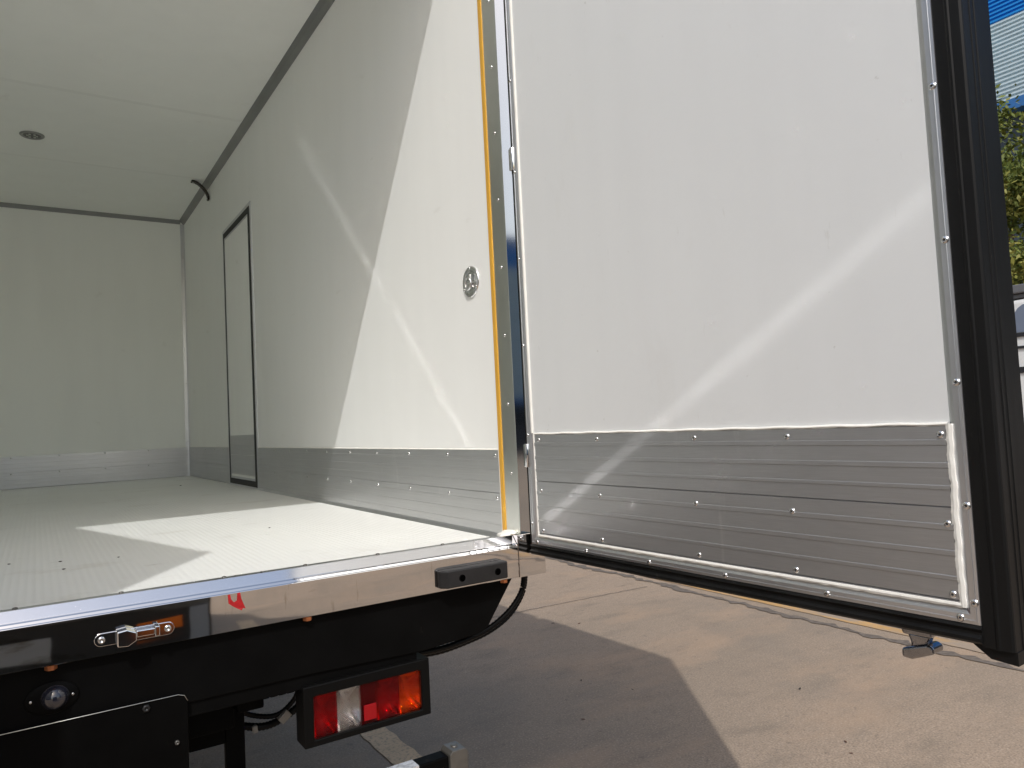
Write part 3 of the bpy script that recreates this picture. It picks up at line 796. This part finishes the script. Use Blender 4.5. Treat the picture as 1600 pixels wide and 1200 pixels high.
# harness near the tail lamp with connectors
hn = cable([(-0.75, 0.10, -0.30), (-0.735, 0.13, -0.365), (-0.69, 0.14, -0.392), (-0.64, 0.13, -0.402), (-0.59, 0.13, -0.392), (-0.55, 0.12, -0.362), (-0.53, 0.10, -0.31)], 0.009, 'wiring_harness')
cable([(-0.72, 0.12, -0.28), (-0.70, 0.13, -0.345), (-0.66, 0.14, -0.375), (-0.61, 0.13, -0.382), (-0.57, 0.12, -0.352), (-0.555, 0.10, -0.30)], 0.006, 'wiring_harness')
wp = mat('white_connector', (0.30, 0.29, 0.27), 0.4)
for (p, dr, l, r) in (((-0.607, 0.12, -0.396), (1, 0, 0.8), 0.030, 0.010), ((-0.672, 0.13, -0.402), (1, 0, 0.1), 0.012, 0.009), ((-0.556, 0.105, -0.378), (0.5, 0, 1), 0.015, 0.007)):
    bm = bmesh.new(); bx(bm, -r, r, -r, r, 0, l)
    bmesh.ops.transform(bm, matrix=axis_M(p, dr), verts=bm.verts)
    link_mesh('cable_connector', bm, wp, hn, bevel=0.002)
# air tank with ribs behind the harness
bm = bmesh.new()
pr_ = [(0.0, 0.0), (0.07, 0.005)]
for i in range(12): pr_ += [(0.095, 0.02 + i * 0.022), (0.095, 0.032 + i * 0.022), (0.088, 0.034 + i * 0.022), (0.088, 0.040 + i * 0.022)]
pr_ += [(0.07, 0.30), (0, 0.305)]
lathe(bm, pr_, axis_M((-0.79, 0.27, -0.285), (1, 0, 0)), 28)
link_mesh('air_tank', bm, black_paint, truck)
# chassis rails, cross member, mudguard stay
bm = bmesh.new(); bx(bm, -0.74, -0.68, -0.03, 6.8, -0.30, -0.0865); link_mesh('chassis_rail', bm, black_paint, truck, bevel=0.004)
bm = bmesh.new(); bx(bm, -W + 0.68, -W + 0.74, -0.03, 6.8, -0.30, -0.0865); link_mesh('chassis_rail', bm, black_paint, truck, bevel=0.004)
bm = bmesh.new(); bx(bm, -W + 0.74, -0.74, 0.0, 0.06, -0.34, -0.20); link_mesh('cross_member', bm, black_paint, truck, bevel=0.004)
for sx in (1, -1):
    bm = bmesh.new(); xa = -0.745 if sx == 1 else -W + 0.745
    bx(bm, min(xa, xa + sx * 0.045), max(xa, xa + sx * 0.045), 0.08, 0.10, -0.56, -0.3005)
    bx(bm, min(xa - sx * 0.08, xa), max(xa - sx * 0.08, xa), 0.08, 0.10, -0.40, -0.3405)
    link_mesh('bar_stay', bm, black_paint, truck, bevel=0.003)
# under-run bar with end bracket and reflective tape
bm = bmesh.new(); bx(bm, -W + 0.235, -0.235, -0.075, -0.030, -0.610, -0.520)
ub = link_mesh('underrun_bar', bm, black_paint, truck, bevel=0.004)
for sx, base in ((1, 0), (-1, -W)):
    f = lambda a, b: sorted((base + sx * a, base + sx * b))
    bm = bmesh.new(); q = f(-0.2345, -0.182)
    prism(bm, [(q[0], -0.62), (q[1], -0.62), (q[1], -0.517), (q[1] - 0.008, -0.509), (q[0] + 0.008, -0.509), (q[0], -0.517)], lambda u, v_, s: (u, s, v_), -0.082, -0.028)
    link_mesh('end_bracket', bm, steel_dk, ub, bevel=0.002)
    bm = bmesh.new(); lathe(bm, [(0.009, 0), (0.009, 0.002), (0.006, 0.003), (0, 0.003)], axis_M(((q[0] + q[1]) / 2, -0.055, -0.509), (0, 0, 1)), 16); link_mesh('bracket_cap', bm, steel_dk, ub)
for x in (-0.36, -0.66, -0.96, -1.26, -1.56):
    bm = bmesh.new(); bx(bm, x - 0.075, x + 0.04, -0.0765, -0.035, -0.600, -0.5185); link_mesh('reflective_tape', bm, tape_m, ub)

# rear wheels
def wheel(x, sx):
    M = axis_M((x, 3.0, -0.60), (sx, 0, 0))
    bm = bmesh.new(); lathe(bm, [(0.22, -0.10), (0.33, -0.115), (0.385, -0.10), (0.40, -0.075), (0.40, 0.075), (0.385, 0.10), (0.33, 0.115), (0.22, 0.10)], M, 48)
    t = link_mesh('rear_wheel', bm, tyre_m, truck)
    bm = bmesh.new(); lathe(bm, [(0.22, -0.10), (0.20, -0.05), (0.20, 0.02), (0.12, 0.04), (0.08, 0.09), (0, 0.09)], M, 32); link_mesh('wheel_rim', bm, steel_dk, t)
for x, sx in ((-0.22, 1), (-0.47, 1), (-W + 0.22, -1), (-W + 0.47, -1)): wheel(x, sx)
bm = bmesh.new(); tube(bm, [(-0.3, 3.0, -0.60), (-W + 0.3, 3.0, -0.60)], 0.07, 14); link_mesh('rear_axle', bm, black_paint, truck)
# cab block ahead of the box, front wheels
bm = bmesh.new()
prism(bm, [(5.35, -0.55), (7.05, -0.55), (7.10, 0.15), (6.85, 1.10), (6.60, 1.22), (5.35, 1.22)], lambda u, v_, s: (s, u, v_), -2.0, -0.10)
cab = link_mesh('cab', bm, white_out, truck, bevel=0.05)
bm = bmesh.new(); bx(bm, -0.0985, -0.0955, 5.7, 6.6, 0.35, 0.98); link_mesh('cab_window', bm, dome_m, cab)
for x, sx in ((-0.25, 1), (-W + 0.25, -1)):
    M = axis_M((x, 6.3, -0.60), (sx, 0, 0))
    bm = bmesh.new(); lathe(bm, [(0.22, -0.10), (0.33, -0.115), (0.40, -0.075), (0.40, 0.075), (0.33, 0.115), (0.22, 0.10), (0.1, 0.05), (0, 0.05)], M, 40)
    link_mesh('front_wheel', bm, tyre_m, truck)

# ================================================================== LOOSE THINGS
# red reflection in the sill face, built as a thin red shape
bm = bmesh.new()
outl = [(-0.7745, -0.010), (-0.7695, -0.0095), (-0.7680, -0.020), (-0.7620, -0.0275), (-0.7560, -0.0240), (-0.7545, -0.0095), (-0.7490, -0.0085), (-0.7470, -0.022), (-0.7390, -0.044), (-0.7440, -0.0425), (-0.7470, -0.047),
        (-0.7510, -0.0445), (-0.7560, -0.0415), (-0.7640, -0.0360), (-0.7730, -0.0285)]
vsA = [bm.verts.new((x, -0.1363 - 0.0006 * (i % 3), z)) for i, (x, z) in enumerate(outl)]
vsB = [bm.verts.new((x, -0.1359, z)) for x, z in outl]
bmesh.ops.triangle_fill(bm, use_beauty=True, edges=[bm.edges.new((vsA[i], vsA[(i + 1) % len(vsA)])) for i in range(len(vsA))])
for i in range(len(vsA)):
    j = (i + 1) % len(vsA); bm.faces.new((vsA[i], vsB[i], vsB[j], vsA[j]))
tag(link_mesh('red_reflection_shape', bm, red_reflection), 'red reflection in the polished sill beside the latch, built as a thin red shape', 'paper scrap')

crumb_m = mat('dark_debris', (0.035, 0.028, 0.022), 0.8)
leaf_m = mat('dry_leaf', (0.10, 0.040, 0.022), 0.8)
def debris(name, loc, s, mt, label, cat, group, flat=0.35):
    bm = bmesh.new(); bmesh.ops.create_icosphere(bm, subdivisions=2, radius=1.0)
    rr = random.Random(hash(loc) & 0xffff); ph = rr.uniform(0, 6)
    for vv in bm.verts:
        k = 1 + 0.28 * math.sin(3 * vv.co.x + ph) + 0.2 * math.sin(5 * vv.co.y + ph * 2)
        vv.co = Vector((vv.co.x * s * k * 1.5, vv.co.y * s * k, vv.co.z * s * flat + s * flat))
    o = link_mesh(name, bm, mt, smooth=False, loc=loc); o.rotation_euler = (0, 0, ph); tag(o, label, cat, group); return o
for loc, s, lab in (((-0.433, 0.832, 0), 0.0024, 'brown crumb of dirt on the sunlit part of the truck floor'),
               ((-0.921, 0.574, 0), 0.0022, 'dark speck near the middle of the triangular floor shadow'),
               ((-1.060, 0.632, 0), 0.0028, 'larger dark speck in the left of the triangular floor shadow'),
               ((-1.056, 0.477, 0), 0.0028, 'dark speck closest to the sill in the floor shadow'),
               ((-1.180, 0.710, 0), 0.0026, 'flat dark flake at the left edge of the truck floor'),
               ((-0.276, 3.737, 0), 0.0042, 'tiny dark speck far inside on the floor near the side door')):
    debris('dirt_crumb', loc, s, crumb_m, lab, 'dirt crumb', 'dirt crumbs on the truck floor', 0.5)
def leaf(loc, s, rz, label, mt):
    bm = bmesh.new()
    pts = []
    n = 9
    for i in range(n + 1):
        t = i / n; wd = 0.42 * math.sin(math.pi * t) ** 0.8 * (1 - 0.3 * t)
        pts.append((t - 0.5, wd))
    top = [bm.verts.new((x * s * 2, y_ * s, s * (0.05 + 0.35 * abs(y_) + 0.25 * x * x * 2))) for x, y_ in pts]
    mid = [bm.verts.new((x * s * 2, 0, s * (0.04 + 0.22 * x * x * 2))) for x, y_ in pts]
    bot = [bm.verts.new((x * s * 2, -y_ * s, s * (0.05 + 0.35 * abs(y_) + 0.25 * x * x * 2))) for x, y_ in pts]
    for i in range(n):
        bm.faces.new((mid[i], mid[i + 1], top[i + 1], top[i])); bm.faces.new((bot[i], bot[i + 1], mid[i + 1], mid[i]))
    bmesh.ops.remove_doubles(bm, verts=bm.verts, dist=1e-5)
    o = link_mesh('fallen_leaf', bm, mt, loc=(loc[0], loc[1], G + 0.002)); o.rotation_euler = (0, 0, rz)
    md = o.modifiers.new('s', 'SOLIDIFY'); md.thickness = 0.001
    return tag(o, label, 'leaf', 'dry leaves fallen on the concrete')
for loc, s, rz, lab, mt in (((1.895, 0.444), 0.013, 0.4, 'dark curled leaf alone on the sunlit concrete right of the truck shadow', crumb_m),
                 ((1.549, -0.007), 0.010, 1.1, 'red brown leaf scrap near the bottom edge right of the shadow corner', leaf_m),
                 ((1.476, -0.077), 0.008, 2.1, 'small red brown scrap nearest the bottom edge on sunlit concrete', leaf_m),
                 ((1.187, 1.210), 0.011, 0.9, 'dark crumb of leaf in the middle of the truck shadow', crumb_m),
                 ((1.819, 2.026), 0.013, 0.2, 'reddish leaf at the far tip of the truck shadow', leaf_m),
                 ((1.298, 0.951), 0.007, 1.7, 'tiny dark leaf bit in the shadow near its slanted edge', crumb_m),
                 ((1.700, 2.150), 0.011, 2.6, 'dark curved leaf bit in the shadow beneath the cables', crumb_m),
                 ((0.893, 0.827), 0.011, 2.2, 'brown leaf bit in the shadow beside the under-run bar bracket', leaf_m)):
    leaf(loc, s, rz, lab, mt)

# ================================================================== SURROUNDINGS
# corrugated hall on the right, blue band over pale band, dark recessed glazing below
def corrugated(fn, s0, s1, z0, z1, pitch, depth, mt, name, parent):
    bm = bmesh.new(); prof = []
    z = z0
    while z < z1 - 1e-6:
        prof += [(z, 0.0), (z + pitch * 0.10, depth), (z + pitch * 0.48, depth), (z + pitch * 0.62, 0.0)]
        z += pitch
    prof.append((z1, 0.0))
    A = [bm.verts.new(fn(zz, d, s0)) for zz, d in prof]; B = [bm.verts.new(fn(zz, d, s1)) for zz, d in prof]
    for i in range(len(prof) - 1): bm.faces.new((A[i], A[i + 1], B[i + 1], B[i]))
    return link_mesh(name, bm, mt, parent)
blue_c = mat('blue_corrugated_sheet', (0.01, 0.235, 0.66), 0.4, noise=((1, 1, 4), 0.06, 4))
pale_c = mat('pale_blue_corrugated_sheet', (0.50, 0.62, 0.68), 0.4, noise=((1, 1, 4), 0.06, 4))
slate = mat('slate_facade', (0.035, 0.045, 0.06), 0.3, spec=0.5, noise=((0.6, 0.6, 0.6), 0.2, 3))
def hall(name, label, xw, y0, y1, depth, zb1, zb2, ztop, sgn, pitch):
    h = thing(name, label, 'building', (xw, (y0 + y1) / 2, G))
    yo = (y0 + y1) / 2
    fn = lambda z, d, s: (-sgn * d, s - yo, z - G)
    corrugated(fn, y0, y1, zb1, zb2, pitch, pitch * 0.62, pale_c, 'pale_cladding', h)
    corrugated(fn, y0, y1, zb2, ztop, pitch, pitch * 0.62, blue_c, 'blue_cladding', h)
    bm = bmesh.new(); a, b = sorted((-sgn * 0.10, sgn * 0.3)); bx(bm, a, b, y0 - yo, y1 - yo, zb1 - 0.28 - G, zb1 - 0.002 - G); link_mesh('canopy_flashing', bm, mat('blue_flashing', (0.03, 0.13, 0.35), 0.4), h)
    bm = bmesh.new(); a, b = sorted((sgn * 0.32, sgn * depth)); bx(bm, a, b, y0 - yo + 0.1, y1 - yo - 0.1, 0.0, zb1 - 0.283 - G); wl = link_mesh('lower_wall', bm, slate, h)
    y = y0 + 1.5
    while y < y1 - 2:
        bm = bmesh.new(); a, b = sorted((sgn * 0.24, sgn * 0.318)); bx(bm, a, b, y - yo, y - yo + 2.2, 1.2, 3.4); link_mesh('window', bm, mat('dark_glass', (0.02, 0.03, 0.04), 0.08) if 'dark_glass' not in MATS else MATS['dark_glass'], wl)
        y += 3.6
    bm = bmesh.new(); a, b = sorted((sgn * 0.06, sgn * depth)); bx(bm, a, b, y0 - yo, y1 - yo, zb1 - G, ztop - G - 0.05); link_mesh('upper_wall', bm, slate, h)
    bm = bmesh.new(); a, b = sorted((-sgn * 0.15, sgn * (depth + 0.1))); bx(bm, a, b, y0 - yo - 0.1, y1 - yo + 0.1, ztop + 0.003 - G, ztop + 0.3 - G); link_mesh('roof', bm, MATS['blue_flashing'], h)
    return h
hall('industrial_hall', 'tall blue and pale corrugated metal hall behind the tree', 20.0, -30, 34, 16, 7.95, 10.10, 13.5, 1, 0.108)
hall('industrial_hall', 'low corrugated hall across the yard mirrored in the rear post', -26.0, -46, -4, 12, 1.4, 7.4, 8.5, -1, 0.16)

# tree by the hall
bark = mat('bark', (0.09, 0.07, 0.05), 0.9, bump=((12, 12, 3), 0.8, 0.02, 5))
leafm = [mat('leaf_olive', (0.125, 0.150, 0.030), 0.55, spec=0.3), mat('leaf_green', (0.090, 0.125, 0.028), 0.55, spec=0.3), mat('leaf_yellow', (0.20, 0.195, 0.042), 0.55, spec=0.3)]
def tree(loc, cz, rx, rz, nleaf, seed, label, ls=0.11):
    r = random.Random(seed)
    t = thing('broadleaf_tree', label, 'tree', loc, 0, 'street trees in front of the hall')
    bm = bmesh.new(); hgt = cz - G
    tube(bm, [(0, 0, 0), (0.03, 0, hgt * 0.3), (-0.04, 0.05, hgt * 0.6), (0, 0, hgt)], [0.17, 0.14, 0.11, 0.06], 12)
    ends = []
    for k in range(9):
        a = r.uniform(0, 6.28); el = r.uniform(0.2, 1.1); ln = rx * r.uniform(0.6, 0.85)
        s = Vector((0, 0, hgt * r.uniform(0.55, 0.95))); e = s + Vector((math.cos(a) * math.cos(el), math.sin(a) * math.cos(el), math.sin(el))) * ln
        mdl = (s + e) / 2 + Vector((r.uniform(-.15, .15), r.uniform(-.15, .15), 0.1)); ends.append(e)
        tube(bm, [s, mdl, e], [0.05, 0.035, 0.015], 7)
    link_mesh('trunk', bm, bark, t)
    clumps = []
    for k in range(150):
        while True:
            p = Vector((r.uniform(-1, 1), r.uniform(-1, 1), r.uniform(-1, 1)))
            if 0.25 < p.length < 1: break
        clumps.append((Vector((p.x * rx, p.y * rx, hgt + p.z * rz)), r.uniform(0.22, 0.46), r.choice([0, 0, 1, 1, 2])))
    bm = bmesh.new()
    for i in range(nleaf):
        c, cr, cm = clumps[r.randrange(len(clumps))]
        d = Vector((r.gauss(0, 1), r.gauss(0, 1), r.gauss(0, 0.8))) * cr * 0.5
        p = c + d
        n1 = Vector((r.gauss(0, 1), r.gauss(0, 1), r.gauss(0, 1) - 0.4)).normalized()
        n2 = n1.cross(Vector((r.gauss(0, 1), r.gauss(0, 1), r.gauss(0, 1)))).normalized()
        l = ls * r.uniform(0.6, 1.2); ww = l * 0.42
        q = [bm.verts.new(p), bm.verts.new(p + n1 * l * 0.45 + n2 * ww * 0.5), bm.verts.new(p + n1 * l), bm.verts.new(p + n1 * l * 0.45 - n2 * ww * 0.5)]
        f = bm.faces.new(q); f.material_index = cm if r.random() < 0.75 else r.randrange(3)
    link_mesh('crown', bm, leafm, t)
    return t
tree((11.3, 3.3, G), 2.9, 2.1, 1.75, 34000, 11, 'olive green tree with dense small leaves beside the door edge')
tree((12.2, -1.8, G), 3.3, 2.2, 2.0, 12000, 12, 'olive green tree further along behind the white van')

# white van parked on the right
van = thing('parked_van', 'white parked van with grey roof edge behind the open door', 'van', (7.0, -1.6, G))
vp = mat('van_white_paint', (0.72, 0.72, 0.70), 0.3, coat=0.6)
vg = mat('van_window_glass', (0.16, 0.19, 0.25), 0.1, spec=0.6)
vtrim = mat('van_black_trim', (0.02, 0.02, 0.022), 0.4)
vroof = mat('van_grey_roof', (0.13, 0.13, 0.135), 0.45)
bm = bmesh.new()
prism(bm, [(-3.0, 0.45), (3.15, 0.45), (3.2, 0.9), (3.18, 2.28), (2.7, 2.30), (-1.2, 2.30), (-2.2, 1.45), (-3.0, 1.2)], lambda u, v_, s: (s, u, v_), 0.0, 1.95)
vb = link_mesh('body', bm, vp, van, bevel=0.04, bseg=3)
bm = bmesh.new(); bx(bm, -0.02, 1.97, -1.1, 3.2, 2.345, 2.43); bx(bm, 0.03, 1.92, -1.1, 3.15, 2.298, 2.344)
link_mesh('roof_rack', bm, vroof, van, bevel=0.01)
for (a, b) in ((1.75, 3.08), (0.2, 1.6), (-1.2, 0.05)):
    bm = bmesh.new(); c = 0.14
    pts = [(a, 1.96)] + [(a, 2.24 - c)] + [(a + c - c * math.cos(k * math.pi / 8), 2.24 - c + c * math.sin(k * math.pi / 8)) for k in range(1, 5)] + [(b - c + c * math.sin(k * math.pi / 8), 2.24 - c + c * math.cos(k * math.pi / 8)) for k in range(0, 5)] + [(b, 1.96)]
    prism(bm, pts, lambda u, v_, s: (s, u, v_), -0.006, 0.012); link_mesh('window', bm, vg, van)
bm = bmesh.new(); bx(bm, -0.016, 0.02, -1.2, 3.19, 1.915, 1.955); bx(bm, -0.016, 0.02, -2.9, 3.19, 1.80, 1.825); bx(bm, -0.016, 0.02, -2.9, 3.19, 1.56, 1.62)
link_mesh('side_trim', bm, vtrim, van)
for y_, xx in ((-1.9, 0.12), (2.0, 0.12), (-1.9, 1.83), (2.0, 1.83)):
    bm = bmesh.new(); lathe(bm, [(0.19, -0.13), (0.30, -0.13), (0.35, -0.09), (0.35, 0.09), (0.30, 0.13), (0.19, 0.13), (0.1, 0.06), (0, 0.06)], axis_M((xx, y_, 0.35), (-1 if xx < 1 else 1, 0, 0)), 32)
    link_mesh('wheel', bm, tyre_m, van)
bm = bmesh.new(); bx(bm, 0.25, 0.55, -3.03, -2.98, 0.85, 1.05); link_mesh('headlight', bm, vg, van)
bm = bmesh.new(); bx(bm, 1.40, 1.70, -3.03, -2.98, 0.85, 1.05); link_mesh('headlight', bm, vg, van)

# dark lorry parked behind the viewer, seen only mirrored in the sill
lor = thing('parked_lorry', 'dark lorry front mirrored in the left part of the polished sill', 'lorry', (-1.28, -3.2, G))
dk = mat('lorry_dark_paint', (0.02, 0.019, 0.018), 0.35, coat=0.4)
bm = bmesh.new()
prism(bm, [(0, 0.30), (0.0, 0.62), (-0.05, 1.0), (-0.16, 1.85), (-1.7, 1.85), (-1.7, 0.30)], lambda u, v_, s: (s, u, v_), -1.0, 1.0)
link_mesh('cab', bm, dk, lor, bevel=0.04)
bm = bmesh.new(); bx(bm, -1.02, 1.02, 0.003, 0.09, 0.10, 0.46); bmp = link_mesh('bumper', bm, mat('lorry_bumper_dark', (0.02, 0.02, 0.02), 0.35), lor, bevel=0.02)
bm = bmesh.new(); bx(bm, -0.22, 0.22, 0.091, 0.097, 0.20, 0.31); link_mesh('number_plate', bm, mat('bare_plate_grey', (0.35, 0.33, 0.30), 0.5), bmp)
bm = bmesh.new(); bx(bm, -1.0, 1.0, 0.091, 0.099, 0.385, 0.40); bx(bm, -1.0, 1.0, 0.091, 0.099, 0.15, 0.165); link_mesh('bumper_strip', bm, steel_dk, bmp)
bm = bmesh.new(); bx(bm, 0.90, 1.0, 0.091, 0.10, 0.17, 0.38); link_mesh('bumper_corner', bm, mat('pale_corner', (0.30, 0.30, 0.30), 0.4), bmp)
for sx in (-1, 1):
    bm = bmesh.new(); a, b = sorted((sx * 0.62, sx * 0.86)); bx(bm, a, b, 0.004, 0.04, 0.52, 0.66); link_mesh('headlight', bm, vg, lor, bevel=0.01)
    bm = bmesh.new(); a, b = sorted((sx * 0.62, sx * 0.86)); bx(bm, a, b, 0.091, 0.105, 0.24, 0.34); link_mesh('indicator', bm, mat('orange_indicator', (0.8, 0.16, 0.01), 0.3) if 'orange_indicator' not in MATS else MATS['orange_indicator'], lor, bevel=0.01)
    bm = bmesh.new(); lathe(bm, [(0.19, -0.13), (0.36, -0.11), (0.36, 0.11), (0.19, 0.13), (0, 0.06)], axis_M((sx * 0.82, -0.75, 0.36), (sx, 0, 0)), 28); link_mesh('wheel', bm, tyre_m, lor)
bm = bmesh.new()
for k in range(5): bx(bm, -0.55, 0.55, -0.005, 0.02, 0.52 + k * 0.07, 0.55 + k * 0.07)
link_mesh('grille', bm, vtrim, lor)
bm = bmesh.new(); prism(bm, [(-0.075, 1.13), (-0.150, 1.72), (-0.16, 1.72), (-0.09, 1.13)], lambda u, v_, s: (s, u + 0.012, v_), -0.88, 0.88); link_mesh('windscreen', bm, vg, lor)
